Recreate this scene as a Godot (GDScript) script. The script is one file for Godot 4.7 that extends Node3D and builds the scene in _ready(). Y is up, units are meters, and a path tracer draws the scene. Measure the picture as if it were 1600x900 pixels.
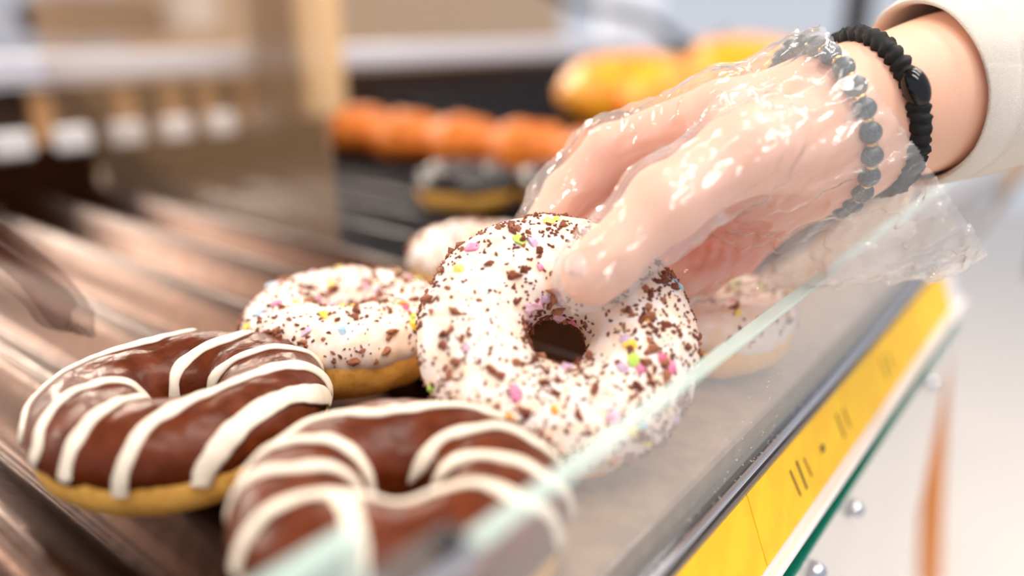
extends Node3D

const FPX := 1200.0                      # focal length in pixels of the 1600 x 900 frame
const EYE := Vector3(0.0, 0.142, 0.0)    # 14 cm above the tray floor
const PENDANT := 0.85
const ADDED_PANEL := 1.7
var cam_basis: Basis
var mats := {}
var taken := {}
var rng := RandomNumberGenerator.new()

# ------------------------------------------------------------------ helpers
func at(x: float, y: float, depth: float) -> Vector3:
	return EYE + cam_basis * Vector3((x - 800.0) / FPX * depth, -(y - 450.0) / FPX * depth, -depth)

func numbered(called: String) -> String:
	var n: int = taken.get(called, -1) + 1
	taken[called] = n
	return called if n == 0 else "%s_%03d" % [called, n]

func thing(called: String, label: String, category: String, where := Vector3.ZERO, group := "") -> Node3D:
	var o := Node3D.new()
	o.name = numbered(called)
	add_child(o)
	o.position = where
	tag(o, label, category, group)
	return o

func tag(o: Node, label: String, category: String, group := "") -> void:
	o.set_meta("label", label)
	o.set_meta("category", category)
	if group:
		o.set_meta("group", group)

func part(called: String, m: Mesh, material: Material, parent: Node, where := Transform3D()) -> MeshInstance3D:
	var o := MeshInstance3D.new()
	o.name = called
	o.mesh = m
	o.material_override = material
	o.transform = where
	parent.add_child(o, true)
	return o

func solo(called: String, m: Mesh, material: Material, label: String, category: String, where := Transform3D(), group := "") -> MeshInstance3D:
	var o := part(numbered(called), m, material, self, where)
	tag(o, label, category, group)
	return o

func struct(called: String, m: Mesh, material: Material, where := Transform3D()) -> MeshInstance3D:
	var o := part(called, m, material, self, where)
	o.set_meta("kind", "structure")
	return o

func noise(seed_: int, freq: float, octaves := 3, kind := FastNoiseLite.TYPE_SIMPLEX_SMOOTH) -> FastNoiseLite:
	var n := FastNoiseLite.new()
	n.seed = seed_
	n.frequency = freq
	n.noise_type = kind
	n.fractal_octaves = octaves
	return n

func noise_tex(seed_: int, freq: float, octaves: int, stops := [], kind := FastNoiseLite.TYPE_SIMPLEX_SMOOTH, size := 512) -> NoiseTexture2D:
	var t := NoiseTexture2D.new()
	t.width = size
	t.height = size
	t.seamless = true
	t.noise = noise(seed_, freq, octaves, kind)
	if stops:
		var g := Gradient.new()
		g.offsets = PackedFloat32Array(stops.map(func(s): return s[0]))
		g.colors = PackedColorArray(stops.map(func(s): return s[1]))
		t.color_ramp = g
	return t

func mat(called: String, color: Color, rough := 0.6, metal := 0.0) -> StandardMaterial3D:
	var m := StandardMaterial3D.new()
	m.resource_name = called
	m.albedo_color = color
	m.roughness = rough
	m.metallic = metal
	mats[called] = m
	return m

func tri(m: StandardMaterial3D, scale_: float) -> void:
	m.uv1_triplanar = true
	m.uv1_scale = Vector3.ONE * scale_

func bump(m: StandardMaterial3D, t: Texture2D, cm: float) -> void:
	m.heightmap_enabled = true
	m.heightmap_texture = t
	m.heightmap_scale = cm

# height of crumpled film: straight folds in several directions, flat between them; repeats seamlessly
func crease_tex(n: int) -> ImageTexture:
	var r := RandomNumberGenerator.new()
	r.seed = 19
	var w := []
	for k in 9:
		w.append([float(r.randi_range(-4, 4)), float(r.randi_range(2, 11)), r.randf(), r.randf_range(0.4, 1.0)])
	var im := Image.create_empty(n, n, false, Image.FORMAT_L8)
	for y in n:
		for x in n:
			var u := float(x) / n
			var v := float(y) / n
			var q := 0.0
			for e in w:
				q += absf(fposmod(u * e[0] + v * e[1] + e[2], 1.0) * 2.0 - 1.0) * e[3]
			im.set_pixel(x, y, Color.from_hsv(0, 0, clampf(q / 6.5, 0.0, 1.0)))
	return ImageTexture.create_from_image(im)

# a mesh from points and triangles (any winding; closed shells are turned outward) with smooth normals
func shell(v: PackedVector3Array, idx: PackedInt32Array, closed := true, colors := PackedColorArray(), uv := PackedVector2Array()) -> ArrayMesh:
	if closed:
		var vol := 0.0
		for k in range(0, idx.size(), 3):
			vol += v[idx[k]].dot(v[idx[k + 1]].cross(v[idx[k + 2]]))
		if vol > 0.0:
			for k in range(0, idx.size(), 3):
				var s := idx[k + 1]
				idx[k + 1] = idx[k + 2]
				idx[k + 2] = s
	var nn := PackedVector3Array()
	nn.resize(v.size())
	for k in range(0, idx.size(), 3):
		var a := v[idx[k]]
		var n := (v[idx[k + 2]] - a).cross(v[idx[k + 1]] - a)
		nn[idx[k]] += n
		nn[idx[k + 1]] += n
		nn[idx[k + 2]] += n
	for k in nn.size():
		nn[k] = nn[k].normalized()
	var arr := []
	arr.resize(Mesh.ARRAY_MAX)
	arr[Mesh.ARRAY_VERTEX] = v
	arr[Mesh.ARRAY_NORMAL] = nn
	arr[Mesh.ARRAY_INDEX] = idx
	if colors.size():
		arr[Mesh.ARRAY_COLOR] = colors
	if uv.size():
		arr[Mesh.ARRAY_TEX_UV] = uv
	var m := ArrayMesh.new()
	m.add_surface_from_arrays(Mesh.PRIMITIVE_TRIANGLES, arr)
	return m

# nu x nv grid of points; wrap closes it round u, round v
func grid_index(nu: int, nv: int, wrap_u: bool, wrap_v: bool) -> PackedInt32Array:
	var idx := PackedInt32Array()
	for i in (nu if wrap_u else nu - 1):
		for j in (nv if wrap_v else nv - 1):
			var a := i * nv + j
			var b := ((i + 1) % nu) * nv + j
			var c := ((i + 1) % nu) * nv + (j + 1) % nv
			var d := i * nv + (j + 1) % nv
			idx.append_array([a, b, c, a, c, d])
	return idx

# flat-shaded convex solid from polygons
func faceted(polys: Array) -> ArrayMesh:
	var st := SurfaceTool.new()
	st.begin(Mesh.PRIMITIVE_TRIANGLES)
	st.set_smooth_group(-1)
	var mid := Vector3.ZERO
	var count := 0
	for p in polys:
		for q in p:
			mid += q
			count += 1
	mid /= count
	for p in polys:
		var c := Vector3.ZERO
		for q in p:
			c += q
		c /= p.size()
		var out: bool = ((p[2] - p[0]).cross(p[1] - p[0])).dot(c - mid) > 0.0
		for k in range(1, p.size() - 1):
			st.add_vertex(p[0])
			st.add_vertex(p[k] if out else p[k + 1])
			st.add_vertex(p[k + 1] if out else p[k])
	st.generate_normals()
	return st.commit()

func box(size: Vector3, ch := 0.001) -> ArrayMesh:
	var h := size / 2.0
	ch = minf(ch, minf(h.x, minf(h.y, h.z)) * 0.6)
	var polys := []
	for ax in 3:
		var b := (ax + 1) % 3
		var c := (ax + 2) % 3
		for s in [-1, 1]:
			var p := []
			for q in [[-1, -1], [1, -1], [1, 1], [-1, 1]]:
				var w := Vector3.ZERO
				w[ax] = s * h[ax]
				w[b] = q[0] * (h[b] - ch)
				w[c] = q[1] * (h[c] - ch)
				p.append(w)
			polys.append(p)
		for s in [-1, 1]:
			for t in [-1, 1]:
				var p := []
				for q in [[0, -1], [0, 1], [1, 1], [1, -1]]:
					var w := Vector3.ZERO
					w[ax] = q[1] * (h[ax] - ch)
					w[b] = s * (h[b] - (ch if q[0] else 0.0))
					w[c] = t * (h[c] - (0.0 if q[0] else ch))
					p.append(w)
				polys.append(p)
	for sx in [-1, 1]:
		for sy in [-1, 1]:
			for sz in [-1, 1]:
				polys.append([Vector3(sx * h.x, sy * (h.y - ch), sz * (h.z - ch)), Vector3(sx * (h.x - ch), sy * h.y, sz * (h.z - ch)), Vector3(sx * (h.x - ch), sy * (h.y - ch), sz * h.z)])
	return faceted(polys)

func put(x: float, y: float, z: float) -> Transform3D:
	return Transform3D(Basis(), Vector3(x, y, z))

# swept tube; radii per point, flat squashes it along the given normal
func tube(path: PackedVector3Array, radii: PackedFloat32Array, seg := 12, up := Vector3.ZERO, flat := 1.0) -> ArrayMesh:
	var v := PackedVector3Array()
	var n := path.size()
	var side := Vector3.ZERO
	for i in n:
		var t := (path[mini(i + 1, n - 1)] - path[maxi(i - 1, 0)]).normalized()
		if up != Vector3.ZERO:
			side = t.cross(up).normalized()
		elif i == 0:
			side = t.cross(Vector3.UP if absf(t.y) < 0.9 else Vector3.RIGHT).normalized()
		else:
			side = (side - t * side.dot(t)).normalized()
		var nor := side.cross(t)
		for j in seg:
			var w := TAU * j / seg
			v.append(path[i] + side * cos(w) * radii[i] + nor * sin(w) * radii[i] * flat)
	var idx := grid_index(n, seg, false, true)
	v.append(path[0])
	v.append(path[n - 1])
	for j in seg:
		idx.append_array([n * seg, j, (j + 1) % seg, n * seg + 1, (n - 1) * seg + (j + 1) % seg, (n - 1) * seg + j])
	return shell(v, idx)

func evened(pts: Array, step_: float) -> PackedVector3Array:
	var c := Curve3D.new()
	c.bake_interval = step_
	for i in pts.size():
		var t: Vector3 = (pts[mini(i + 1, pts.size() - 1)] - pts[maxi(i - 1, 0)]) / 6.0
		c.add_point(pts[i], -t, t)
	return c.get_baked_points()

func evenr(n: int, r0: float, r1: float) -> PackedFloat32Array:
	var a := PackedFloat32Array()
	for i in n:
		a.append(lerpf(r0, r1, float(i) / (n - 1)))
	return a

func lathe(profile: Array, seg := 24) -> ArrayMesh:
	var v := PackedVector3Array()
	for i in seg:
		var w := TAU * i / seg
		for p in profile:
			v.append(Vector3(cos(w) * p[0], p[1], sin(w) * p[0]))
	return shell(v, grid_index(seg, profile.size(), true, false))

func bpow(x: float, e: float) -> float:
	return signf(x) * pow(absf(x), e)

# ------------------------------------------------------------------ bodies as a distance field, meshed as surface nets
class Field:
	var h: float
	var lo: Vector3
	var n: Vector3i
	var f: PackedFloat32Array
	var touched: PackedByteArray
	var bn: Vector3i

	func _init(low: Vector3, high: Vector3, cell: float) -> void:
		h = cell
		lo = low
		n = Vector3i(((high - low) / cell).ceil()) + Vector3i.ONE
		f = PackedFloat32Array()
		f.resize(n.x * n.y * n.z)
		f.fill(1.0)
		bn = n / 8 + Vector3i.ONE
		touched = PackedByteArray()
		touched.resize(bn.x * bn.y * bn.z)

	func bone(a: Vector3, b: Vector3, ra: float, rb: float, k: float, squash := Vector3.ONE) -> void:
		var r := maxf(ra, rb) * maxf(squash.x, maxf(squash.y, squash.z)) + k + 2.0 * h
		var i0 := Vector3i(((a.min(b) - Vector3.ONE * r - lo) / h).floor()).clamp(Vector3i.ZERO, n - Vector3i.ONE)
		var i1 := Vector3i(((a.max(b) + Vector3.ONE * r - lo) / h).ceil()).clamp(Vector3i.ZERO, n - Vector3i.ONE)
		var inv := Vector3.ONE / squash
		var aa := a * inv
		var ab := b * inv - aa
		var l2 := maxf(ab.length_squared(), 1e-12)
		for x in range(i0.x, i1.x + 1):
			for y in range(i0.y, i1.y + 1):
				var at_ := (x * n.y + y) * n.z
				for z in range(i0.z, i1.z + 1):
					var p := (lo + Vector3(x, y, z) * h) * inv - aa
					var t := clampf(p.dot(ab) / l2, 0.0, 1.0)
					var d := (p - ab * t).length() - ra - (rb - ra) * t
					var o := f[at_ + z]
					var w := maxf(k - absf(o - d), 0.0)
					f[at_ + z] = minf(o, d) - w * w / (4.0 * k)
		var b0 := i0 / 8
		var b1 := i1 / 8
		for x in range(b0.x, b1.x + 1):
			for y in range(b0.y, b1.y + 1):
				for z in range(b0.z, b1.z + 1):
					touched[(x * bn.y + y) * bn.z + z] = 1

	func bend(by: Callable, within: float) -> void:
		for x in n.x:
			for y in n.y:
				var row := (x * n.y + y) * n.z
				for z in n.z:
					var at_ := row + z
					if absf(f[at_]) < within:
						f[at_] += by.call(lo + Vector3(x, y, z) * h)

	# [points, triangles]
	func surface() -> Array:
		var v := PackedVector3Array()
		var idx := PackedInt32Array()
		var place := PackedInt32Array()
		place.resize(f.size())
		place.fill(-1)
		var sx := n.y * n.z
		var sy := n.z
		var off := [0, 1, sy, sy + 1, sx, sx + 1, sx + sy, sx + sy + 1]
		var cor := [Vector3(0, 0, 0), Vector3(0, 0, 1), Vector3(0, 1, 0), Vector3(0, 1, 1), Vector3(1, 0, 0), Vector3(1, 0, 1), Vector3(1, 1, 0), Vector3(1, 1, 1)]
		var edges := [[0, 1], [2, 3], [4, 5], [6, 7], [0, 2], [1, 3], [4, 6], [5, 7], [0, 4], [1, 5], [2, 6], [3, 7]]
		for bx in bn.x:
			for by in bn.y:
				for bz in bn.z:
					if not touched[(bx * bn.y + by) * bn.z + bz]:
						continue
					for x in range(bx * 8, mini(bx * 8 + 8, n.x - 1)):
						for y in range(by * 8, mini(by * 8 + 8, n.y - 1)):
							for z in range(bz * 8, mini(bz * 8 + 8, n.z - 1)):
								var c := x * sx + y * sy + z
								var f0 := f[c]
								if absf(f0) > 4.0 * h:
									continue
								var mask := 0
								for k in 8:
									if f[c + off[k]] < 0.0:
										mask += 1
								if mask == 0 or mask == 8:
									continue
								var sum := Vector3.ZERO
								var cnt := 0
								for e in edges:
									var p := f[c + off[e[0]]]
									var q := f[c + off[e[1]]]
									if (p < 0.0) != (q < 0.0):
										sum += cor[e[0]].lerp(cor[e[1]], p / (p - q))
										cnt += 1
								place[c] = v.size()
								v.append(lo + (Vector3(x, y, z) + sum / cnt) * h)
								if x > 0 and y > 0 and z > 0:
									for ax in 3:
										var d1: int = [sx, sy, 1][ax]
										if (f0 < 0.0) == (f[c + d1] < 0.0):
											continue
										var d2: int = [sy, 1, sx][ax]
										var d3: int = [1, sx, sy][ax]
										var p0 := place[c]
										var p1 := place[c - d2]
										var p2 := place[c - d2 - d3]
										var p3 := place[c - d3]
										if p1 < 0 or p2 < 0 or p3 < 0:
											continue
										if f0 < 0.0:
											idx.append_array([p0, p2, p1, p0, p3, p2])
										else:
											idx.append_array([p0, p1, p2, p0, p2, p3])
		return [v, idx]

# ------------------------------------------------------------------ ring doughnuts
func ring(seed_: int, R: float, a: float, b: float, lump := 0.0006) -> Dictionary:
	return {"R": R, "a": a, "b": b, "lump": lump, "n": noise(seed_, 60.0, 2), "w": noise(seed_ + 50, 0.9, 2), "seed": seed_}

func ring_at(d: Dictionary, u: float, v: float, off := 0.0) -> Vector3:
	var c := bpow(cos(v), 0.87)
	var s := bpow(sin(v), 0.87)
	var dir := Vector3(cos(u), 0.0, sin(u))
	var p: Vector3 = dir * (d.R + (d.a + off) * c) + Vector3(0, (d.b + off) * (s if s > 0.0 else s * 0.9), 0)
	var q: float = d.n.get_noise_3dv(p) * d.lump * 1.6
	return p + dir * q * cos(v) + Vector3(0, q * sin(v), 0)

func ring_normal(d: Dictionary, u: float, v: float) -> Vector3:
	var p := ring_at(d, u, v)
	return ((ring_at(d, u + 0.02, v) - p).cross(ring_at(d, u, v + 0.02) - p) * -1.0).normalized()

func dough_mesh(d: Dictionary) -> ArrayMesh:
	var v := PackedVector3Array()
	for i in 96:
		for j in 40:
			v.append(ring_at(d, TAU * i / 96, TAU * j / 40))
	return shell(v, grid_index(96, 40, true, true))

func edge_low(d: Dictionary, u: float, low: float) -> float:
	return low + 0.12 * d.w.get_noise_2d(cos(u) * 1.6, sin(u) * 1.6) + 0.05 * d.w.get_noise_2d(cos(u) * 6.0, sin(u) * 6.0)

# a coat over the top with a rounded lip on either side
func icing_mesh(d: Dictionary, low: float, thick: float) -> ArrayMesh:
	var v := PackedVector3Array()
	var nv := 52
	for i in 128:
		var u := TAU * i / 128
		var v0 := edge_low(d, u, low)
		var v1 := PI + 0.75
		for j in nv:
			var t := float(j) / (nv - 1)
			var e := minf(t, 1.0 - t)
			var lip := pow(clampf(e / 0.07, 0.0, 1.0), 0.5)
			v.append(ring_at(d, u, lerpf(v0, v1, t), -0.0004 + (thick + 0.0004) * lip))
	return shell(v, grid_index(128, nv, true, false), false)

# a band of icing piped across the ring; the points are x, z in millimetres
func stripe_mesh(d: Dictionary, pts: Array, width: float, thick: float, low: float) -> ArrayMesh:
	var flat := []
	for p in pts:
		flat.append(Vector3(p[0], 0, p[1]) * 0.001)
	var line := evened(flat, 0.0012)
	var uv := []
	for p in line:
		var r := Vector2(p.x, p.z).length()
		var q: float = clampf((r - d.R) / d.a, -1.0, 1.0)
		uv.append([atan2(p.z, p.x), acos(bpow(q, 1.15))])
	for last in [false, true]:                      # an end on the outer flank runs on down the side
		var e: Array = uv[-1] if last else uv[0]
		if e[1] < 0.75:
			for k in 8:
				var w: float = lerpf(e[1], edge_low(d, e[0], low) + 0.12, (k + 1) / 8.0)
				if last:
					uv.append([e[0], w])
				else:
					uv.push_front([e[0], w])
	var mid := []
	var up := []
	for e in uv:
		mid.append(ring_at(d, e[0], e[1], thick))
		up.append(ring_normal(d, e[0], e[1]))
	var n := mid.size()
	var v := PackedVector3Array()
	var wob := noise(d.seed + int(pts[0][0] * 7), 90.0, 2)
	for i in n:
		var t: Vector3 = (mid[mini(i + 1, n - 1)] - mid[maxi(i - 1, 0)]).normalized()
		var side: Vector3 = t.cross(up[i]).normalized()
		var cap := sqrt(clampf(minf(i, n - 1 - i) / 4.0, 0.06, 1.0))
		var w := width * 0.5 * cap * (1.0 + 0.28 * wob.get_noise_3dv(mid[i]))
		for j in 12:
			var g := TAU * j / 12
			v.append(mid[i] + side * cos(g) * w + up[i] * (sin(g) * 0.0010 * cap + 0.00025))
	return shell(v, grid_index(n, 12, false, true))

func chocolate_doughnut(where: Vector3, d: Dictionary, stripes: Array, label: String) -> Node3D:
	var t := thing("chocolate_doughnut", label, "doughnut", where - Vector3(0, d.b * 0.9, 0), "chocolate striped ring doughnuts")
	var lift := Transform3D(Basis(), Vector3(0, d.b * 0.9, 0))
	part("dough", dough_mesh(d), mats.dough, t, lift)
	part("chocolate_glaze", icing_mesh(d, -0.02, 0.0011), mats.chocolate, t, lift)
	for s in stripes:
		part("icing_stripe", stripe_mesh(d, s[1], s[0], 0.0011, -0.02), mats.piping, t, lift)
	return t

func crumb_mesh(seed_: int) -> ArrayMesh:
	var r := RandomNumberGenerator.new()
	r.seed = seed_
	var p := []
	for k in 6:
		p.append(Vector3([1, -1, 0, 0, 0, 0][k], [0, 0, 1, -1, 0, 0][k], [0, 0, 0, 0, 1, -1][k]) * r.randf_range(0.32, 0.62) + Vector3(r.randf_range(-0.2, 0.2), r.randf_range(-0.1, 0.1), r.randf_range(-0.2, 0.2)))
	var polys := []
	for x in [0, 1]:
		for y in [2, 3]:
			for z in [4, 5]:
				var a: Vector3 = p[x]
				var b: Vector3 = p[y]
				var c: Vector3 = p[z]
				var m: Vector3 = (a + b + c) / 3.0 * r.randf_range(1.15, 1.55)
				polys.append_array([[a, b, m], [b, c, m], [c, a, m]])
	return faceted(polys)

# a curled shaving of coloured chocolate
func chip_mesh(seed_: int) -> ArrayMesh:
	var r := RandomNumberGenerator.new()
	r.seed = seed_
	var top := []
	var bot := []
	var n := 6
	for k in n:
		var w := TAU * k / n + r.randf_range(-0.25, 0.25)
		var q := Vector2(cos(w) * 0.66, sin(w) * 0.46) * r.randf_range(0.7, 1.15)
		var y := 0.18 - q.x * q.x * 0.7 + r.randf_range(-0.05, 0.05)
		top.append(Vector3(q.x, y + 0.07, q.y))
		bot.append(Vector3(q.x, y - 0.07, q.y))
	var polys := [top, bot]
	var ct := Vector3(0, 0.30, 0)
	polys = []
	for k in n:
		var k2 := (k + 1) % n
		polys.append([top[k], top[k2], ct])
		polys.append([bot[k2], bot[k], top[k], top[k2]])
	polys.append(bot)
	return faceted(polys)

func sprinkled_doughnut(called: String, label: String, group: String, basis_: Basis, where: Vector3, d: Dictionary, low: float, crumbs: int, chips: int, fines: int, dark := false) -> Node3D:
	var t := thing(called, label, "doughnut", where, group)
	t.basis = basis_
	part("dough", dough_mesh(d), mats.dough, t)
	var thick := 0.0013
	part("icing", icing_mesh(d, low, thick), mats.dark_glaze if dark else mats.white_icing, t)
	var r := RandomNumberGenerator.new()
	r.seed = d.seed
	var clump := noise(d.seed + 9, 45.0, 2)
	var spot := func(sink: float, size: float) -> Transform3D:
		for tries in 40:
			var u := r.randf() * TAU
			var v := r.randf_range(low + 0.12, PI + 0.35)
			var p := ring_at(d, u, v, thick - sink * size)
			if r.randf() * (d.R + d.a) > Vector2(p.x, p.z).length():
				continue
			if clump.get_noise_3dv(p) + 0.62 < r.randf() * 0.9:
				continue
			var nor := ring_normal(d, u, v)
			var b := Basis(Quaternion(Vector3.UP, nor)) * Basis(Vector3.UP, r.randf() * TAU) * Basis(Vector3.RIGHT, r.randf_range(-0.5, 0.5))
			return Transform3D(b.scaled_local(Vector3.ONE * size), p)
		return Transform3D(Basis().scaled(Vector3.ONE * size), ring_at(d, r.randf() * TAU, 1.5, thick))
	for k in crumbs:
		var size := 0.0022 + 0.0026 * pow(r.randf(), 2.6)
		part("chocolate_crumb", mats.crumb_shapes[k % 5], mats.white_crumb if dark else mats.crumbs[r.randi() % 3], t, spot.call(-0.12, size))
	for k in chips:
		part("coloured_chip", mats.chip_shapes[k % 5], mats.chips[r.randi() % mats.chips.size()], t, spot.call(0.0, r.randf_range(0.0028, 0.0050)))
	if fines:
		var st := SurfaceTool.new()
		st.begin(Mesh.PRIMITIVE_TRIANGLES)
		for k in fines:
			st.append_from(mats.crumb_shapes[k % 5], 0, spot.call(-0.05, 0.0008 + 0.0011 * r.randf()))
		var o := part("fine_crumbs", st.commit(), mats.crumbs[1], t)
		o.set_meta("kind", "stuff")
	return t

# ------------------------------------------------------------------ the scene
func _ready() -> void:
	# camera
	var yaw := atan2(1000.0, Vector2(FPX, 410.0).length())
	var pitch := atan(410.0 / FPX)
	var fwd := Vector3(cos(yaw), 0, -sin(yaw)) * cos(pitch) + Vector3(0, -sin(pitch), 0)
	cam_basis = Basis.looking_at(fwd, Vector3.UP)
	var cam := Camera3D.new()
	cam.name = "camera"
	add_child(cam)
	cam.transform = Transform3D(cam_basis, EYE)
	var lens := CameraAttributesPhysical.new()
	lens.frustum_focal_length = 32.0
	lens.frustum_focus_distance = 0.262
	lens.frustum_near = 0.02
	lens.frustum_far = 60.0
	lens.exposure_aperture = 2.5
	cam.attributes = lens
	cam.fov = rad_to_deg(2.0 * atan(450.0 / FPX))
	cam.current = true
	# sky, sun, exposure
	var env := Environment.new()
	env.background_mode = Environment.BG_COLOR
	env.background_color = Color(0.93, 0.95, 1.0)
	env.background_energy_multiplier = 0.78
	env.tonemap_mode = Environment.TONE_MAPPER_LINEAR
	env.tonemap_exposure = 0.94
	env.sdfgi_enabled = true
	env.ssao_enabled = true
	env.ssil_enabled = true
	var we := WorldEnvironment.new()
	we.name = "world_environment"
	we.environment = env
	add_child(we)
	make_materials()
	build_setting()
	build_lamps()
	build_case()
	build_doughnuts()
	build_back_pastries()
	build_person()
	build_bracelets()
	build_small()

func make_materials() -> void:
	var m := mat("dough", Color(1.0, 0.78, 0.40), 0.62)
	m.albedo_texture = noise_tex(3, 0.02, 4, [[0.2, Color(0.92, 0.82, 0.66)], [0.5, Color(1, 1, 1)], [0.8, Color(1.0, 0.92, 0.78)]])
	tri(m, 22.0)
	m = mat("chocolate", Color(0.42, 0.18, 0.065), 0.34)
	m.metallic_specular = 0.36
	m.albedo_texture = noise_tex(5, 0.012, 3, [[0.25, Color(0.8, 0.75, 0.72)], [0.75, Color(1, 1, 1)]])
	bump(m, noise_tex(6, 0.02, 3), 0.03)
	tri(m, 18.0)
	mat("piping", Color(0.95, 0.89, 0.81), 0.42)
	m = mat("white_icing", Color(0.98, 0.92, 0.885), 0.36)
	m.albedo_texture = noise_tex(7, 0.018, 3, [[0.3, Color(1.0, 0.93, 0.84)], [0.6, Color(1, 1, 1)]])
	tri(m, 16.0)
	mat("dark_glaze", Color(0.10, 0.055, 0.045), 0.35)
	mat("white_crumb", Color(0.9, 0.86, 0.82), 0.6)
	mats.crumbs = [mat("crumb_mid", Color(0.56, 0.31, 0.20), 0.65), mat("crumb_dark", Color(0.46, 0.23, 0.14), 0.6), mat("crumb_light", Color(0.66, 0.42, 0.30), 0.7)]
	mats.chips = []
	for c in [Color(0.95, 0.55, 0.68), Color(0.94, 0.74, 0.82), Color(0.82, 0.70, 0.80), Color(0.70, 0.83, 0.91), Color(1.0, 0.84, 0.30), Color(0.98, 0.68, 0.25), Color(0.75, 0.87, 0.38), Color(0.93, 0.76, 0.82), Color(1.0, 0.88, 0.45), Color(0.90, 0.42, 0.55)]:
		mats.chips.append(mat("chip", c, 0.45))
	mats.crumb_shapes = range(5).map(func(k): return crumb_mesh(100 + k))
	mats.chip_shapes = range(5).map(func(k): return chip_mesh(200 + k))
	# trays
	for q in [["tray_brown", Color(0.27, 0.145, 0.068)], ["tray_black", Color(0.16, 0.16, 0.19)]]:
		m = mat(q[0], q[1], 0.36, 0.8)
		m.albedo_texture = noise_tex(11, 0.02, 4, [[0.3, Color(0.86, 0.84, 0.82)], [0.7, Color(1, 1, 1)]])
		m.roughness_texture = noise_tex(12, 0.03, 4, [[0.3, Color(0.8, 0.8, 0.8)], [0.7, Color(1, 1, 1)]])
		tri(m, 6.0)
	m = mat("lamp_glow", Color(1, 1, 1), 0.6)
	m.emission_enabled = true
	m.emission = Color(1.0, 0.97, 0.92)
	m.emission_energy_multiplier = 2.0
	mat("steel", Color(0.80, 0.80, 0.82), 0.22, 1.0)
	mat("dark_rail", Color(0.16, 0.13, 0.14), 0.25, 0.3)
	mat("rail_white", Color(0.86, 0.87, 0.92), 0.5)
	mat("cap_white", Color(0.93, 0.92, 0.92), 0.45)
	m = mat("label_yellow", Color(1.0, 0.80, 0.06), 0.5)
	m.albedo_texture = noise_tex(15, 0.01, 3, [[0.3, Color(1.0, 0.95, 0.85)], [0.7, Color(1, 1, 1)]])
	tri(m, 12.0)
	mat("print_dark", Color(0.42, 0.30, 0.16), 0.7)
	mat("strip_white", Color(0.92, 0.88, 0.87), 0.35)
	m = mat("clear_glass", Color(0.95, 0.97, 0.95, 0.06), 0.03)
	m.transparency = BaseMaterial3D.TRANSPARENCY_ALPHA
	m = mat("glass_edge", Color(0.84, 0.93, 0.90, 0.50), 0.12)
	m.transparency = BaseMaterial3D.TRANSPARENCY_ALPHA
	m = mat("green_edge", Color(0.05, 0.50, 0.40, 0.85), 0.12)
	m.transparency = BaseMaterial3D.TRANSPARENCY_ALPHA
	m = mat("tan_acrylic", Color(0.88, 0.72, 0.55, 0.16), 0.10)
	m.transparency = BaseMaterial3D.TRANSPARENCY_ALPHA
	m = mat("reflection_white_glass", Color(0.95, 0.92, 0.89, 0.75), 0.2)  # white tint imitates pale reflections on the cabinet pane
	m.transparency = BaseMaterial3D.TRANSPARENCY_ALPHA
	mat("dust", Color(0.97, 0.95, 0.92), 0.8)
	# wood and setting
	mat("wood_tan", Color(0.80, 0.60, 0.40), 0.6)
	mat("wood_pale", Color(0.93, 0.78, 0.58), 0.6)
	mat("wood_dark", Color(0.26, 0.17, 0.11), 0.6)
	mat("wall_tan", Color(0.90, 0.76, 0.62), 0.9)
	mat("ceiling_grey", Color(0.72, 0.67, 0.62), 0.9)
	mat("floor_pale", Color(0.90, 0.87, 0.84), 0.5)
	mat("cool_white", Color(0.86, 0.89, 0.95), 0.6)
	mat("warm_white", Color(0.93, 0.89, 0.86), 0.6)
	mat("grey_brown", Color(0.36, 0.27, 0.23), 0.7)
	mat("board_beige", Color(0.60, 0.50, 0.40), 0.6)
	m = mat("ledge", Color(0.63, 0.52, 0.42), 0.3)
	m.albedo_texture = noise_tex(17, 0.015, 4, [[0.3, Color(0.88, 0.86, 0.84)], [0.7, Color(1, 1, 1)]])
	tri(m, 9.0)
	mat("near_black", Color(0.05, 0.05, 0.06), 0.5)
	m = mat("crust", Color(0.95, 0.54, 0.14), 0.5)
	m.albedo_texture = noise_tex(21, 0.02, 4, [[0.25, Color(0.78, 0.62, 0.48)], [0.6, Color(1, 1, 1)]])
	tri(m, 9.0)
	m = mat("golden_crust", Color(1.0, 0.76, 0.16), 0.4)
	m.albedo_texture = noise_tex(22, 0.012, 3, [[0.3, Color(1.0, 0.62, 0.35)], [0.6, Color(1, 1, 1)]])
	tri(m, 5.0)
	mat("pink_cream", Color(0.90, 0.62, 0.56), 0.6)
	mat("brass", Color(0.85, 0.52, 0.16), 0.35, 0.5)
	# skin, film, cloth
	m = mat("skin", Color(0.95, 0.74, 0.63), 0.5)
	m.vertex_color_use_as_albedo = true
	m.subsurf_scatter_enabled = true
	m.subsurf_scatter_strength = 0.25
	bump(m, noise_tex(31, 0.08, 3, [], FastNoiseLite.TYPE_CELLULAR), 0.008)
	tri(m, 40.0)
	mat("nail", Color(0.95, 0.78, 0.72), 0.2)
	m = mat("film", Color(0.98, 0.96, 0.95, 0.18), 0.11)
	m.transparency = BaseMaterial3D.TRANSPARENCY_ALPHA
	bump(m, crease_tex(384), 1.7)
	tri(m, 1.0)
	m.uv1_scale = Vector3(6.0, 9.0, 9.0)
	m = mat("linen", Color(0.97, 0.94, 0.90), 0.9)
	m.albedo_texture = noise_tex(35, 0.16, 3, [[0.3, Color(0.91, 0.89, 0.86)], [0.7, Color(1, 1, 1)]])
	bump(m, noise_tex(36, 0.2, 2), 0.05)
	tri(m, 30.0)
	m.rim_enabled = true
	m.rim = 0.3
	m = mat("bead_stone", Color(1, 1, 1), 0.28)
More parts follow.
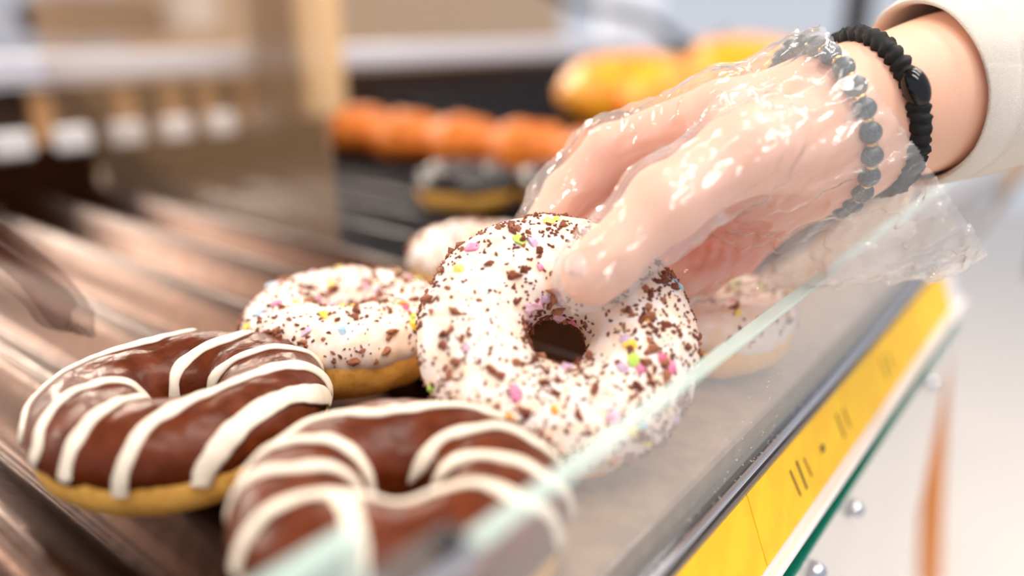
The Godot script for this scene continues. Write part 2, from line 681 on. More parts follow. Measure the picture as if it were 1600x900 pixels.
	m.albedo_texture = noise_tex(41, 0.035, 4, [[0.30, Color(0.02, 0.045, 0.08)], [0.52, Color(0.07, 0.14, 0.20)], [0.70, Color(0.28, 0.40, 0.46)]])
	tri(m, 60.0)
	mat("gold", Color(0.88, 0.70, 0.42), 0.25, 1.0)
	mat("black_cord", Color(0.035, 0.033, 0.036), 0.75)
	mat("black_gloss", Color(0.035, 0.035, 0.04), 0.12)
	m = mat("reflection_brown", Color(0.30, 0.15, 0.10, 0.25), 0.24)  # tint of the shape that stands in for a reflection
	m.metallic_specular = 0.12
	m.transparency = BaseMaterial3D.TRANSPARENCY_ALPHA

func build_setting() -> void:
	struct("floor", box(Vector3(9, 0.1, 9), 0.002), mats.floor_pale, put(1.5, -1.05, -0.5))
	struct("added_ceiling", box(Vector3(4.6, 0.06, 4.0), 0.002), mats.ceiling_grey, put(0.5, 1.72, -1.1))  # partial, out of view; added for contrast in the reflections
	struct("wall_back", box(Vector3(9, 1.7, 0.1), 0.002), mats.wall_tan, put(1.5, -0.20, -4.2))

# lamps hung over the far side of the counter, as the rows of highlights on the tray show
func build_lamps() -> void:
	for k in 6:
		var p := Vector3(-0.75 + 0.48 * k, 0.54, -1.80)
		var t := thing("pendant_lamp", "white enamel pendant lamp hanging over the server side of the counter", "lamp", p, "pendant lamps over the counter")
		t.basis = Basis.looking_at(Vector3(0.0, -0.32, 0.95), Vector3.UP) * Basis(Vector3.RIGHT, PI / 2)
		part("shade", lathe([[0.020, 0.10], [0.030, 0.098], [0.06, 0.06], [0.098, 0.0], [0.094, 0.0], [0.056, 0.058], [0.0, 0.09]], 28), mats.cap_white, t)
		part("lamp_disc", lathe([[0.0, 0.012], [0.085, 0.012], [0.087, 0.010], [0.085, 0.008], [0.0, 0.008]], 28), mats.lamp_glow, t)
		var l := AreaLight3D.new()
		l.name = "lamp_light"
		l.area_size = Vector2(0.15, 0.15)
		l.light_energy = PENDANT
		l.light_color = Color(1.0, 0.94, 0.86)
		l.shadow_enabled = true
		t.add_child(l)
		l.transform = Transform3D(Basis(Vector3.RIGHT, -PI / 2), Vector3(0, 0.004, 0))
	for k in 4:  # unseen overhead panels, added for fill and glints on the glove film
		var p := Vector3(-0.7 + 0.9 * k, 1.64, 0.30)
		var t := thing("added_light_panel", "unseen long light panel added above the customer side for fill and glints", "lamp", p, "added light panels")
		part("frame", box(Vector3(0.24, 0.04, 1.24), 0.006), mats.cap_white, t, put(0, 0.02, 0))
		part("lamp_panel", box(Vector3(0.20, 0.006, 1.2), 0.002), mats.lamp_glow, t, put(0, -0.001, 0))
		var l := AreaLight3D.new()
		l.name = "panel_light"
		l.area_size = Vector2(0.18, 1.16)
		l.light_energy = ADDED_PANEL
		l.light_color = Color(1.0, 0.98, 0.95)
		l.shadow_enabled = true
		t.add_child(l)
		l.transform = Transform3D(Basis(Vector3.RIGHT, -PI / 2), Vector3(0, -0.006, 0))

func corrugated(x0: float, x1: float, z0: float, z1: float, top: float, slope := 0.0) -> ArrayMesh:
	var v := PackedVector3Array()
	var nx := int(roundf((x1 - x0) / 0.05 * 20.0)) + 1
	var nz := 24
	var bot := PackedVector3Array()
	for i in nx:
		var x := lerpf(x0, x1, float(i) / (nx - 1))
		var w := 0.5 + 0.5 * cos(TAU * (x - 0.007) / 0.05)
		for j in nz:
			var z := lerpf(z0, z1, float(j) / (nz - 1))
			var rise := maxf(0.0, -z - 0.30) * slope
			v.append(Vector3(x, top + rise - 0.022 * (1.0 - pow(w, 0.9)), z))
			bot.append(v[-1] - Vector3(0, 0.0015, 0))
	var n := v.size()
	var idx := grid_index(nx, nz, false, false)
	var low := grid_index(nx, nz, false, false)
	for k in range(0, low.size(), 3):
		idx.append_array([low[k] + n, low[k + 2] + n, low[k + 1] + n])
	v.append_array(bot)
	for i in nx - 1:
		for j in [0, nz - 1]:
			var a: int = i * nz + j
			var b: int = a + nz
			if j == 0:
				idx.append_array([a, a + n, b + n, a, b + n, b])
			else:
				idx.append_array([a, b + n, a + n, a, b, b + n])
	return shell(v, idx, false)

func build_case() -> void:
	# corrugated trays
	var t := thing("pastry_tray", "dark brown corrugated metal tray under the chocolate doughnuts", "tray")
	part("corrugated_sheet", corrugated(-0.25, 0.328, -0.152, -0.76, 0.006), mats.tray_brown, t)
	part("rear_lip", box(Vector3(0.578, 0.050, 0.006), 0.002), mats.tray_brown, t, put(0.039, 0.015, -0.764))
	for k in 4:
		part("reflection_cap", box(Vector3(0.032, 0.024, 0.012), 0.004), mats.cap_white, t, put(0.157 + 0.05 * k, 0.044, -0.752))  # white blocks stand for bright reflections on the wave ends
	t = thing("pastry_tray", "black corrugated metal tray under the row of crusty rolls", "tray")
	part("corrugated_sheet", corrugated(0.336, 0.694, -0.152, -0.76, 0.006), mats.tray_black, t)
	part("rear_lip", box(Vector3(0.358, 0.050, 0.006), 0.002), mats.tray_black, t, put(0.515, 0.015, -0.764))
	for k in 3:
		part("reflection_cap", box(Vector3(0.032, 0.024, 0.012), 0.004), mats.cap_white, t, put(0.357 + 0.05 * k, 0.044, -0.752))  # reflections on these wave ends, likewise built as white blocks
	t = thing("pastry_tray", "black corrugated metal tray sloping up under the golden loaves", "tray")
	part("corrugated_sheet", corrugated(0.702, 1.9, -0.152, -0.80, 0.006, 0.11), mats.tray_black, t)
	part("rear_lip", box(Vector3(1.198, 0.012, 0.006), 0.002), mats.tray_black, t, put(1.301, 0.052, -0.804))
	# case floor board under the trays
	solo("case_floor", box(Vector3(2.3, 0.02, 0.80), 0.003), mats.board_beige, "beige brown board under the corrugated pastry trays", "board", put(0.75, -0.029, -0.485))
	solo("front_ledge", box(Vector3(1.2, 0.012, 0.066), 0.0015), mats.ledge, "beige brown ledge between the trays and the front glass", "ledge", put(0.35, -0.0003, -0.1175))
	# glass front with polished edge
	t = thing("front_glass", "low clear glass pane along the front of the pastry trays", "glass pane")
	part("pane", box(Vector3(0.72, 0.066, 0.0046), 0.0004), mats.clear_glass, t, put(0.45, 0.0160, -0.081))
	part("polished_edge", box(Vector3(0.72, 0.0016, 0.0054), 0.0005), mats.glass_edge, t, put(0.45, 0.0498, -0.081))
	var specks := SurfaceTool.new()
	specks.begin(Mesh.PRIMITIVE_TRIANGLES)
	rng.seed = 8
	for k in 170:
		var sp := Vector3(rng.randf_range(0.12, 0.36), -0.002 + 0.030 * pow(rng.randf(), 2.0), -0.0786)
		specks.append_from(mats.crumb_shapes[k % 5], 0, Transform3D(Basis().scaled(Vector3.ONE * rng.randf_range(0.00015, 0.00055)), sp))
	part("dust", specks.commit(), mats.dust, t).set_meta("kind", "stuff")
	# rail that holds the glass
	t = thing("glass_rail", "dark metal rail holding the front glass above the yellow labels", "rail")
	part("channel", box(Vector3(1.06, 0.006, 0.010), 0.002), mats.dark_rail, t, put(0.05, -0.0060, -0.0810))
	part("bright_lip", box(Vector3(1.06, 0.0018, 0.0026), 0.0007), mats.steel, t, put(0.05, -0.0024, -0.0775))
	# yellow label strip, leaning out
	t = thing("price_strip", "yellow price label strip below the dark glass rail", "label strip", Vector3(0, -0.0080, -0.0765))
	t.rotation.x = -0.38
	part("holder", box(Vector3(0.80, 0.032, 0.0016), 0.0005), mats.strip_white, t, put(0.18, -0.0150, -0.0014))
	var x := -0.215
	for w in [0.22, 0.219, 0.323]:
		part("label_card", box(Vector3(w, 0.0265, 0.0008), 0.0002), mats.label_yellow, t, put(x + w / 2, -0.0140, 0.0))
		x += w + 0.0006
	for q in [[0.262, 0.0012, 0.012, 0.25], [0.269, 0.0016, 0.013, 0.2], [0.276, 0.0010, 0.009, 0.3], [0.294, 0.004, 0.003, 0.0], [0.318, 0.0016, 0.012, 0.2], [0.327, 0.0014, 0.010, 0.25], [0.392, 0.0020, 0.012, 0.2], [0.403, 0.0016, 0.011, 0.2]]:
		part("printed_mark", box(Vector3(q[1], q[2], 0.0003), 0.0001), mats.print_dark, t, Transform3D(Basis(Vector3.BACK, q[3]), Vector3(q[0], -0.014, 0.0005)))
	part("bottom_lip", box(Vector3(0.80, 0.0026, 0.006), 0.0008), mats.strip_white, t, put(0.18, -0.0305, 0.001))
	# lower cabinet glass with bolts
	t = thing("cabinet_glass", "tall glass front of the cabinet, whitened to imitate its pale reflections", "glass pane")
	part("pane", box(Vector3(0.80, 0.62, 0.005), 0.0005), mats.reflection_white_glass, t, put(0.17, -0.362, -0.066))
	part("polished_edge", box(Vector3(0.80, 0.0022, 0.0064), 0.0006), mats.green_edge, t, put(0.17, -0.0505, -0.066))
	for bx in [0.272, 0.325, 0.487]:
		part("bolt", lathe([[0.0, 0.006], [0.002, 0.0058], [0.0036, 0.0045], [0.0042, 0.002], [0.0042, -0.001], [0.0, -0.001]], 16), mats.steel, t, Transform3D(Basis(Vector3.RIGHT, PI / 2), Vector3(bx, -0.063, -0.0630)))
	solo("cabinet_shelf", box(Vector3(0.80, 0.012, 0.55), 0.002), mats.warm_white, "pale shelf inside the cabinet behind the cabinet glass", "shelf", put(0.17, -0.30, -0.36))
	for k in 3:
		solo("iced_bun", bun_mesh(Vector3(0.036, 0.022, 0.036), 300 + k), mats.pink_cream, "pink iced bun on the cabinet shelf behind the cabinet glass", "bun", put(0.24 + 0.10 * k, -0.275, -0.115 - 0.01 * k), "pink buns in the lower cabinet")
	# divider
	t = thing("tray_divider", "tan tinted acrylic divider standing between the brown and black trays", "divider")
	part("sheet", box(Vector3(0.005, 0.42, 0.43), 0.001), mats.tan_acrylic, t, put(0.332, 0.20, -0.632))
	# back of the case
	solo("back_rail", box(Vector3(2.6, 0.028, 0.03), 0.004), mats.rail_white, "long pale horizontal rail at the rear of the pastry case", "rail", put(1.0, 0.102, -0.865))
	solo("rear_board", box(Vector3(2.6, 0.09, 0.012), 0.002), mats.wood_dark, "dark brown panel under the pale rear rail", "board", put(1.0, 0.038, -0.885))
	for q in [0.33, 0.415, 0.47, 0.515, 0.57]:
		solo("batten", box(Vector3(0.022, 0.07, 0.012), 0.002), mats.wood_tan, "tan upright batten on the dark panel under the rear rail", "batten", put(q, 0.045, -0.872), "tan battens under the rear rail")
	solo("wooden_post", box(Vector3(0.05, 0.5, 0.03), 0.004), mats.wood_dark, "dark brown wooden post against the pale rear rail", "post", put(0.575, 0.24, -0.815))
	solo("wooden_post", box(Vector3(0.06, 0.5, 0.03), 0.004), mats.wood_pale, "pale tan wooden post beside the dark brown post", "post", put(0.640, 0.24, -0.815))

func bun_mesh(r: Vector3, seed_: int, arch := 0.0) -> ArrayMesh:
	var n := noise(seed_, 1.6, 2)
	var v := PackedVector3Array()
	for i in 40:
		var u := TAU * i / 40
		for j in 21:
			var w := PI * (float(j) / 20.0 - 0.5)
			var p := Vector3(cos(u) * cos(w), bpow(sin(w), 0.85), sin(u) * cos(w))
			p *= 1.0 + 0.12 * n.get_noise_3dv(p)
			if p.y < -0.75:
				p.y = -0.75
			v.append(Vector3(p.x * r.x + arch * p.z * p.z, p.y * r.y, p.z * r.z))
	return shell(v, grid_index(40, 21, true, false))

func build_doughnuts() -> void:
	chocolate_doughnut(Vector3(0.1105, 0.0214, -0.2227), ring(1, 0.0275, 0.0172, 0.0157), [
		[0.0042, [[-41, -15], [-36, -23], [-30, -28], [-20, -32], [-7, -30.5], [8, -28.5], [16, -29], [24, -32]]],
		[0.0040, [[-43, 1], [-39, -3], [-31, -8], [-22, -9.5], [-15, -8.5], [-10.5, -6.5], [-8, -4]]],
		[0.0042, [[-42, 14], [-38.5, 13], [-32, 11], [-25, 8.5], [-17, 4.5], [-11, 0]]],
		[0.0048, [[-35, 28], [-31, 28], [-24, 26], [-13.5, 24.5], [-6, 24], [6, 23.5], [17.6, 24], [28.5, 25.7], [34, 27]]],
		[0.0068, [[-19, 40.5], [-14, 41], [-5, 40], [4, 38.5], [15, 37], [23, 36], [31, 32]]],
		[0.0042, [[-1, -7], [1, -10], [4, -12], [9, -12.8], [17.5, -11.6], [24, -9.4], [33, -9]]],
		[0.0040, [[9.5, -2], [12.7, 0.7], [16, 3.8], [21, 6.6], [27, 9.6], [34, 12], [40, 14]]],
	], "chocolate doughnut with white stripes lying whole on the bare brown tray")
	chocolate_doughnut(Vector3(0.117, 0.0215, -0.1285), ring(2, 0.0264, 0.0161, 0.0155), [
		[0.0042, [[-16, -38], [-8, -36], [-1.5, -35], [6, -31], [11, -23], [18, -17], [29, -9], [33, -1], [32, 8]]],
		[0.0040, [[-24, -34], [-16, -31], [-11, -28], [-6, -21], [-3.5, -16], [-2.5, -12], [-2, -9]]],
		[0.0040, [[-31, -26], [-25, -22], [-21, -18], [-15, -13], [-10, -9], [-7, -6]]],
		[0.0046, [[-41, -10], [-36, -8.6], [-29, -6], [-21, -1.5], [-15, 5], [-8, 13], [-1, 20], [3.5, 26], [5.5, 33], [10, 40]]],
		[0.0040, [[8.5, -6], [11.4, -3.2], [16, -1], [21, 3.3], [26.3, 9], [29, 15.8], [31, 24]]],
		[0.0042, [[8, 2], [11.5, 7.4], [14.5, 17], [17, 24.5], [18.5, 31], [22, 36]]],
		[0.0056, [[-20, -1], [-23, 7], [-28, 15], [-34, 23]]],
	], "chocolate doughnut with white stripes squeezed between glass pane and held doughnut")
	# the held doughnut: its face leans back and turns a little aside
	var centre := at(872, 533, 0.2535)
	var view := (EYE - centre).normalized()
	var right := Vector3.UP.cross(view).normalized()
	var upv := view.cross(right)
	var nor := (view + upv * 0.50 + right * 0.14).normalized()
	var xx := right.slide(nor).normalized()
	var b := Basis(xx, nor, xx.cross(nor))
	sprinkled_doughnut("sprinkled_doughnut", "white iced doughnut with crumbs held upright by the gloved hand", "", b, centre, ring(3, 0.0283, 0.0170, 0.0150), 0.0, 292, 54, 1900)
	sprinkled_doughnut("sprinkled_doughnut", "white iced crumb doughnut lying behind the striped chocolate doughnut", "", Basis(Vector3.UP, 0.6), Vector3(0.1875, 0.0235, -0.2335), ring(4, 0.0250, 0.0153, 0.0172), 0.0, 230, 50, 900)
	sprinkled_doughnut("sprinkled_doughnut", "white iced crumb doughnut lying behind the front glass under the glove", "", Basis(Vector3.UP, 2.6), Vector3(0.2927, 0.0215, -0.1272), ring(5, 0.0235, 0.0142, 0.0150), 0.0, 120, 26, 200)
	sprinkled_doughnut("sprinkled_doughnut", "blurred crumb doughnut half hidden behind the held doughnut", "", Basis(Vector3.UP, 4.0), Vector3(0.300, 0.0215, -0.258), ring(6, 0.0235, 0.0142, 0.0150), 0.0, 150, 20, 260)

func build_back_pastries() -> void:
	var z := -0.372
	for k in 5:
		solo("crusty_roll", bun_mesh(Vector3(0.035, 0.027, 0.045), 40 + k, 0.004), mats.crust, "orange brown crusty roll lying in a row on the black tray", "roll", Transform3D(Basis(Vector3.UP, 0.15 * sin(k * 2.1)), Vector3(0.595 + 0.003 * sin(k * 1.7), 0.0272, z - 0.080 * k)), "crusty rolls in a row")
	for q in [[0.452, -0.402, "dark cookie doughnut with white bits beside the crusty rolls"], [0.50, -0.338, "dark cookie doughnut with white bits near the gloved fingers"]]:
		sprinkled_doughnut("cookie_doughnut", q[2], "cookie doughnuts on the black tray", Basis(Vector3.UP, q[0] * 9), Vector3(q[0], 0.0205, q[1]), ring(int(q[0] * 100), 0.0245, 0.0145, 0.0155), 0.0, 46, 0, 0, true)
	var big := [[995, 128, 0.97, Vector3(0.140, 0.046, 0.095), "glossy golden loaf with an orange end behind the gloved fingers"], [1165, 112, 1.25, Vector3(0.16, 0.054, 0.10), "glossy golden loaf behind the back of the gloved hand"]]
	for k in 2:
		var q: Array = big[k]
		var p := at(q[0], q[1], q[2])
		p.y = 0.008 + q[3].y * 0.75 + maxf(0.0, -p.z - 0.30) * 0.11
		solo("golden_loaf", bun_mesh(q[3], 60 + k), mats.golden_crust, q[4], "loaf", Transform3D(Basis(Vector3.UP, 0.6), p))

# ------------------------------------------------------------------ hand, forearm, sleeve and glove
var hand_o: Vector3

func hp(x: float, y: float, depth: float) -> Vector3:
	return cam_basis.transposed() * (at(x, y, depth) - hand_o)

func finger_bones() -> Array:
	return [
		[[1130, 180, 0.272, 0.0122], [955, 238, 0.287, 0.0100], [887, 303, 0.290, 0.0089], [846, 362, 0.284, 0.0080]],
		[[1145, 215, 0.288, 0.0120], [985, 282, 0.303, 0.0100], [928, 345, 0.300, 0.0090], [905, 395, 0.292, 0.0080]],
		[[1180, 280, 0.296, 0.0118], [1075, 365, 0.306, 0.0100], [1022, 408, 0.299, 0.0090], [1000, 438, 0.291, 0.0080]],
		[[1225, 318, 0.297, 0.0110], [1150, 392, 0.302, 0.0092], [1098, 425, 0.296, 0.0082], [1064, 440, 0.290, 0.0073]],
	]

func build_person() -> void:
	hand_o = at(1297, 200, 0.279)
	var t := thing("person", "gloved right hand and forearm in a cream sleeve pinching a sprinkled doughnut", "person", hand_o)
	t.basis = cam_basis
	var thumb := [[1270, 222, 0.266, 0.0165], [1160, 238, 0.2500, 0.0128], [1040, 318, 0.2425, 0.0112], [926, 428, 0.2385, 0.0092]]
	var arm := [[1297, 200, 0.279, 0.0262], [1370, 175, 0.281, 0.0246], [1453, 149, 0.284, 0.0262], [1640, 90, 0.292, 0.033]]
	var fingers := finger_bones()
	var lo := Vector3(-0.135, -0.075, -0.072)
	var hi := Vector3(0.125, 0.075, 0.055)
	var body := Field.new(lo, hi, 0.0015)
	for k in 3:
		body.bone(hp(arm[k][0], arm[k][1], arm[k][2]), hp(arm[k + 1][0], arm[k + 1][1], arm[k + 1][2]), arm[k][3], arm[k + 1][3], 0.008)
	var wrist := [[1335, 150, 0.277], [1335, 175, 0.288], [1335, 205, 0.294], [1335, 230, 0.297]]
	for k in 4:
		var m: Array = fingers[k][0]
		body.bone(hp(wrist[k][0], wrist[k][1], wrist[k][2]), hp(m[0], m[1], m[2]), 0.0155, m[3], 0.010)
	body.bone(hp(1310, 215, 0.276), hp(1160, 238, 0.252), 0.0185, 0.0130, 0.010)       # ball of the thumb
	body.bone(hp(1285, 245, 0.286), hp(1195, 290, 0.290), 0.020, 0.015, 0.010)         # palm
	for fg in fingers:
		for k in 3:
			body.bone(hp(fg[k][0], fg[k][1], fg[k][2]), hp(fg[k + 1][0], fg[k + 1][1], fg[k + 1][2]), fg[k][3], fg[k + 1][3], 0.0025)
			if k > 0:
				body.bone(hp(fg[k][0], fg[k][1], fg[k][2]), hp(fg[k][0], fg[k][1], fg[k][2]), fg[k][3] * 1.05, fg[k][3] * 1.05, 0.002)
	for k in 3:
		body.bone(hp(thumb[k][0], thumb[k][1], thumb[k][2]), hp(thumb[k + 1][0], thumb[k + 1][1], thumb[k + 1][2]), thumb[k][3], thumb[k + 1][3], 0.005)
	body.bone(hp(1040, 318, 0.2425), hp(1040, 318, 0.2425), 0.0118, 0.0118, 0.003)
	body.bone(hp(950, 408, 0.2385), hp(926, 428, 0.2385), 0.0104, 0.0094, 0.003)         # pad of the thumb
	var s := body.surface()
	var v: PackedVector3Array = s[0]
	var cols := PackedColorArray()
	var blot := noise(77, 30.0, 3)
	var pad := hp(1120, 400, 0.30)
	for p in v:
		# skin is redder on the palm side; bounced and translucent light is tinted in too
		var red := clampf(1.0 - (p - pad).length() / 0.075, 0.0, 1.0) * 0.9 + 0.12 * blot.get_noise_3dv(p)
		cols.append(Color(1, 1, 1).lerp(Color(1.0, 0.60, 0.52), clampf(red, 0.0, 1.0)))
	part("body", shell(v, s[1], true, cols), mats.skin, t)
	# thumb nail
	var ip := hp(1040, 318, 0.2425)
	var tip := hp(926, 428, 0.2385)
	var along := (tip - ip).normalized()
	var back := Vector3(-0.55, 0.45, 0.70).slide(along).normalized()
	var side := along.cross(back)
	var nv := PackedVector3Array()
	for i in 9:
		for j in 9:
			var a := (i / 8.0 - 0.5) * 2.0
			var c := (j / 8.0 - 0.5) * 2.0
			var rr := sqrt(maxf(0.0, 1.0 - pow(absf(a), 4.0)))
			nv.append(tip + along * (0.0005 + a * 0.0062) + side * sin(c * 0.75) * 0.0088 * rr + back * (cos(c * 0.75) * 0.0102 - 0.0004 * a * a))
	part("thumb_nail", shell(nv, grid_index(9, 9, false, false), false), mats.nail, t)
	# sleeve: a linen tube with a turned hem, open at the wrist
	var a0 := hp(1428, 152, 0.283)
	var a1 := hp(1720, 66, 0.297)
	var ax := (a1 - a0).normalized()
	var e1 := Vector3(0, 1, 0).slide(ax).normalized()
	var e2 := ax.cross(e1)
	var fold := noise(91, 26.0, 3)
	var sv := PackedVector3Array()
	var rings := [[0.30, -0.0028], [0.02, -0.0026], [0.0015, -0.0022], [-0.0006, -0.0008], [0.0004, 0.0003], [0.003, 0.0009], [0.011, 0.0010], [0.0125, 0.0001], [0.014, 0.0008]]
	for k in 20:
		rings.append([0.02 + 0.006 * k, 0.0009])
	for i in 72:
		var w := TAU * i / 72
		var d := e1 * cos(w) * 1.0 + e2 * sin(w) * 0.94
		for q in rings:
			var g: float = minf(q[0], 0.14)
			var p: Vector3 = a0 + ax * g
			var r: float = 0.0338 + g * 0.05 + q[1]
			var bend_ := fold.get_noise_3dv(d * 0.02 + ax * g * 0.35) * (0.0026 + minf(g, 0.06) * 0.09)
			sv.append(p + d * (r + bend_) + ax * 0.004 * sin(w + 0.7))
	part("sleeve", shell(sv, grid_index(72, rings.size(), true, false), false), mats.linen, t)
	# glove: loose clear film over fingers, thumb and palm, open and flaring past the wrist
	var glove := Field.new(Vector3(-0.140, -0.078, -0.078), Vector3(0.075, 0.062, 0.056), 0.0010)
	for fg in fingers:
		for k in 3:
			glove.bone(hp(fg[k][0], fg[k][1], fg[k][2]), hp(fg[k + 1][0], fg[k + 1][1], fg[k + 1][2]), fg[k][3] + 0.0028, fg[k + 1][3] + 0.0030, 0.006)
	for k in 4:
		var m: Array = fingers[k][0]
		glove.bone(hp(wrist[k][0], wrist[k][1], wrist[k][2]), hp(m[0], m[1], m[2]), 0.0185, m[3] + 0.002, 0.010)
	for k in 3:
		glove.bone(hp(thumb[k][0], thumb[k][1], thumb[k][2]), hp(thumb[k + 1][0], thumb[k + 1][1], thumb[k + 1][2]), thumb[k][3] + 0.0026, thumb[k + 1][3] + 0.0028, 0.007)
	glove.bone(hp(926, 428, 0.2385), hp(905, 440, 0.2380), 0.0112, 0.0068, 0.004)
	glove.bone(hp(1170, 275, 0.278), hp(1290, 205, 0.282), 0.026, 0.0335, 0.012)
	glove.bone(hp(1290, 205, 0.282), hp(1440, 300, 0.289), 0.0325, 0.031, 0.012)
	glove.bone(hp(1130, 400, 0.296), hp(1300, 365, 0.289), 0.013, 0.0175, 0.010)
	glove.bone(hp(1300, 360, 0.289), hp(1430, 350, 0.289), 0.017, 0.015, 0.010)
	# taut film breaks into flat facets: triangle waves across several directions, strongest across the pull
	var grain := Vector3(0.78, 0.62, 0.0).normalized()
	var pull := noise(55, 1.0, 2)
	var amount := noise(58, 45.0, 1)
	var bent := noise(59, 22.0, 1)
	rng.seed = 12
	var waves := []
	for k in 7:
		var lean := rng.randf_range(-0.75, 0.75)
		var flat := Vector3(-grain.y, grain.x, 0).rotated(grain, rng.randf_range(-1.5, 1.5)).rotated(Vector3(0, 0, 1), lean)
		waves.append([flat / rng.randf_range(0.006, 0.015), rng.randf(), rng.randf_range(0.5, 1.0)])
	glove.bend(func(p: Vector3) -> float:
		var loose := clampf((p.x + 0.055) / 0.06, 0.0, 1.0)
		var w := p + Vector3.ONE * bent.get_noise_3dv(p) * 0.006
		var sum := 0.0
		for k in 7:
			var q: Array = waves[k]
			sum += absf(fposmod(w.dot(q[0]) + q[1], 1.0) * 2.0 - 1.0) * q[2]
		var g2 := p - grain * p.dot(grain) * 0.75
		var ridge := 1.0 - absf(pull.get_noise_3dv(g2 * 60.0)) * 2.6
		var force := 0.65 + 0.6 * amount.get_noise_3dv(p)
		return (sum - 2.6) * (0.0012 + 0.0006 * loose) * force - ridge * (0.0004 + 0.0018 * loose) - 0.0003, 0.008)
	s = glove.surface()
	v = s[0]
	var keep := PackedInt32Array()
	var cut := hp(1397, 203, 0.289)
	var cn := Vector3(0.805, 0.593, 0.45).normalized()
	var gi: PackedInt32Array = s[1]
	for k in range(0, gi.size(), 3):
		if (v[gi[k]] - cut).dot(cn) < 0.0 and (v[gi[k + 1]] - cut).dot(cn) < 0.0 and (v[gi[k + 2]] - cut).dot(cn) < 0.0:
			keep.append_array([gi[k], gi[k + 1], gi[k + 2]])
	# the film's own axes: x runs along the pull of the folds
	var gx := Basis(Vector3(0, 0, 1), atan2(grain.y, grain.x))
	for k in v.size():
		v[k] = gx.transposed() * v[k]
	var g := part("glove", shell(v, keep, false), mats.film, t, Transform3D(gx, Vector3.ZERO))
	g.set_meta("label", "clear crinkled plastic glove with a flaring open hem")

func ring_frame(cx: float, cy: float, depth: float) -> Transform3D:
	var ax := (at(1453, 149, 0.284) - at(1297, 200, 0.279)).normalized()
	var up := Vector3.UP.slide(ax).normalized()
	return Transform3D(Basis(ax.cross(up), ax, up * 1.0), at(cx, cy, depth))

func build_bracelets() -> void:
	var fr := ring_frame(1276, 202, 0.2790)
	var t := thing("beaded_bracelet", "bracelet of speckled blue stone beads under the clear glove", "bracelet", fr.origin)
	t.basis = fr.basis
	var n := 24
	var r := 0.0303
	var ball := lathe(range(13).map(func(k): return [0.0037 * sin(PI * k / 12.0), 0.0037 * cos(PI * k / 12.0)]), 20)
	var disc := lathe([[0.0, 0.0009], [0.0014, 0.0009], [0.0019, 0.0], [0.0014, -0.0009], [0.0, -0.0009]], 14)
	for k in n:
		var w := TAU * (k + 0.35) / n
		var d := Vector3(cos(w), 0, sin(w))
		part("stone_bead", ball, mats.bead_stone, t, Transform3D(Basis(Vector3(1, 0.3 * k, 2).normalized(), k * 1.3), d * r))
		var w2 := w + PI / n
		var d2 := Vector3(cos(w2), 0, sin(w2))
		part("gold_spacer", disc, mats.gold, t, Transform3D(Basis(d2, Vector3(-sin(w2), 0, cos(w2)), Vector3.UP), d2 * r))
	fr = ring_frame(1352, 178, 0.2805)
	t = thing("cord_bracelet", "gathered black cord bracelet with an oval bead between glove and cuff", "bracelet", fr.origin)
	t.basis = fr.basis
	var v := PackedVector3Array()
	var wob := noise(66, 1.0, 3)
	for i in 360:
		var w := TAU * i / 360
		var d := Vector3(cos(w), 0, sin(w))
		for j in 16:
			var g := TAU * j / 16
			var rr := 0.0031 * (1.0 + 0.34 * absf(sin(w * 23.0 + 0.8 * sin(g + w * 3.0))) - 0.14 + 0.35 * wob.get_noise_3d(cos(w) * 9.0 + cos(g), sin(w) * 9.0, sin(g) * 1.5))
			v.append(d * (0.0281 + cos(g) * rr) + Vector3(0, sin(g) * rr, 0))
	part("cord", shell(v, grid_index(360, 16, true, true)), mats.black_cord, t)
	var eye_dir := fr.basis.transposed() * (at(1437, 138, 0.257) - fr.origin)
	var w0 := atan2(eye_dir.z, eye_dir.x)
	var d0 := Vector3(cos(w0), 0, sin(w0))
	var prof := range(15).map(func(k): return [0.0042 * sqrt(maxf(0.0, 1.0 - pow(k / 7.0 - 1.0, 2.0))), (k / 7.0 - 1.0) * -0.0072])
	part("oval_bead", lathe(prof, 20), mats.black_gloss, t, Transform3D(Basis(d0, Vector3(-sin(w0), 0, cos(w0)), Vector3.UP), d0 * 0.0295))

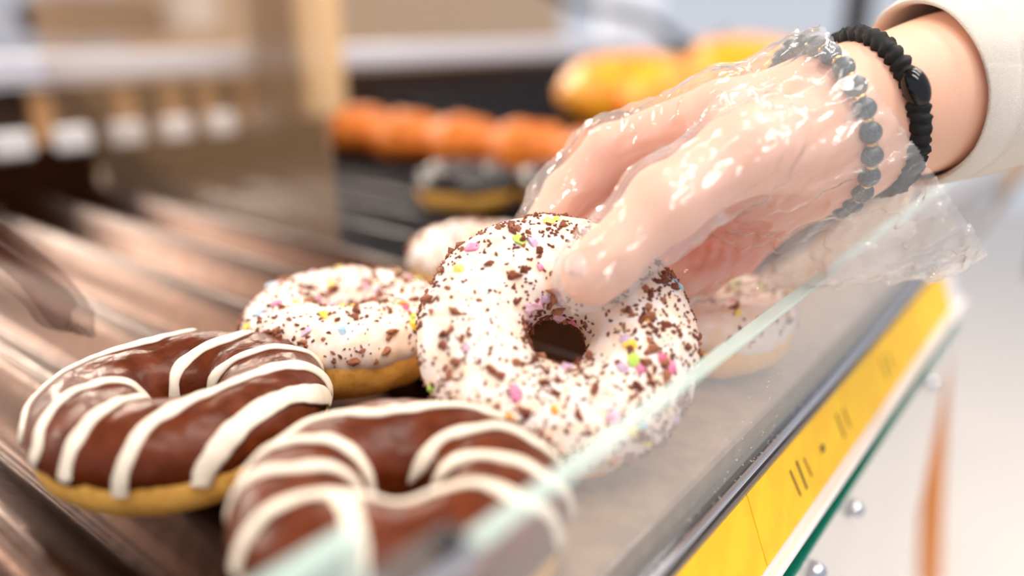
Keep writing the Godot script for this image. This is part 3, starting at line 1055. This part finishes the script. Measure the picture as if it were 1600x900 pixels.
func build_small() -> void:
	# near end of the glass: clip and neighbouring pane
	var t := thing("side_glass", "short thick green tinged glass strip beside the striped doughnut", "glass pane", at(545, 835, 0.150))
	part("pane", box(Vector3(0.09, 0.012, 0.004), 0.0006), mats.glass_edge, t, put(-0.043, -0.007, 0))
	part("polished_edge", box(Vector3(0.09, 0.0022, 0.0050), 0.0006), mats.glass_edge, t, put(-0.043, 0.0, 0))
	t = thing("glass_clip", "small bright metal clip at the end of the front glass", "clip", at(660, 892, 0.140))
	part("jaw", box(Vector3(0.020, 0.005, 0.012), 0.002), mats.steel, t)
	part("screw", lathe([[0.0, 0.002], [0.003, 0.0018], [0.0036, 0.0], [0.0, 0.0]], 16), mats.dark_rail, t, put(0.007, 0.0025, 0))
	# see-through shape standing in for a faint reflection of a dotted fingertip
	t = thing("dotted_reflection", "brown see through shape standing in for a faint dotted reflection beside the striped doughnut", "ghost_reflection", at(148, 528, 0.30))
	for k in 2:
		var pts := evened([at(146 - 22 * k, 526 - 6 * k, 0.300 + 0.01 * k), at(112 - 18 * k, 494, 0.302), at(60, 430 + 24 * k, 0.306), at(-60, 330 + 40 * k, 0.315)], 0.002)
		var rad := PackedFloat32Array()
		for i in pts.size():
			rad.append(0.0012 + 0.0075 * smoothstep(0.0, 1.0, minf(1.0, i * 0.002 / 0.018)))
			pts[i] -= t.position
		part("arm", tube(pts, rad, 14, Vector3(0, 1, 0.4).normalized(), 0.3), mats.reflection_brown, t)
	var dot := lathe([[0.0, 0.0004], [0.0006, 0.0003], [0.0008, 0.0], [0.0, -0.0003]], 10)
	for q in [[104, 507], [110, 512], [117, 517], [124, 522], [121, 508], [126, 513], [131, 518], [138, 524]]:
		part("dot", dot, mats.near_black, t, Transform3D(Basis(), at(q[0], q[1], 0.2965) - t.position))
	# things behind the case
	solo("cable", tube(evened([at(830, -40, 1.5), at(890, 2, 1.5), at(960, 18, 1.5), at(1020, 35, 1.5), at(1062, 66, 1.48), at(1100, 74, 1.45), at(1135, 60, 1.5)], 0.02), evenr(evened([at(830, -40, 1.5), at(890, 2, 1.5), at(960, 18, 1.5), at(1020, 35, 1.5), at(1062, 66, 1.48), at(1100, 74, 1.45), at(1135, 60, 1.5)], 0.02).size(), 0.010, 0.010), 10), mats.near_black, "thick black cable sagging behind the golden loaves", "cable")
	solo("black_post", box(Vector3(0.066, 1.3, 0.066), 0.005), mats.near_black, "slim black upright post behind the wrist", "post", Transform3D(Basis(), at(1360, -130, 2.2)))
	solo("white_box", box(Vector3(0.16, 0.30, 0.16), 0.01), mats.cool_white, "cool white box standing behind the black cable", "box", Transform3D(Basis(Vector3.UP, 0.6), at(985, -10, 2.0)))
	solo("white_cabinet", box(Vector3(0.5, 0.9, 0.3), 0.01), mats.cool_white, "cool white cabinet behind the left end of the rear rail".replace("left end", "brown end"), "cabinet", Transform3D(Basis(), at(30, 20, 2.4)))
	solo("paper_bag", box(Vector3(0.12, 0.26, 0.1), 0.012), mats.warm_white, "pale paper bag hanging behind the wooden posts", "bag", Transform3D(Basis(), at(292, -30, 2.2)))
	solo("bread_basket", bun_mesh(Vector3(0.22, 0.07, 0.12), 88), mats.grey_brown, "grey brown rounded basket behind the pale rear rail", "basket", Transform3D(Basis(), at(160, 30, 2.2)))
	# leg and neighbouring counter on the open side
	var leg_top := at(1464, 540, 0.60)
	var leg_bot := at(1452, 905, 0.85)
	solo("stand_leg", tube(PackedVector3Array([leg_top, leg_top.lerp(leg_bot, 0.5), leg_bot]), PackedFloat32Array([0.010, 0.010, 0.012]), 14), mats.brass, "orange brass leg standing beyond the end of the label strip", "leg")
	solo("counter_edge", box(Vector3(1.2, 0.03, 0.012), 0.003), mats.steel, "grey metal edge of the next counter past the glove", "counter", Transform3D(Basis(Vector3.UP, 0.06), Vector3(1.28, -0.03, -0.068)))
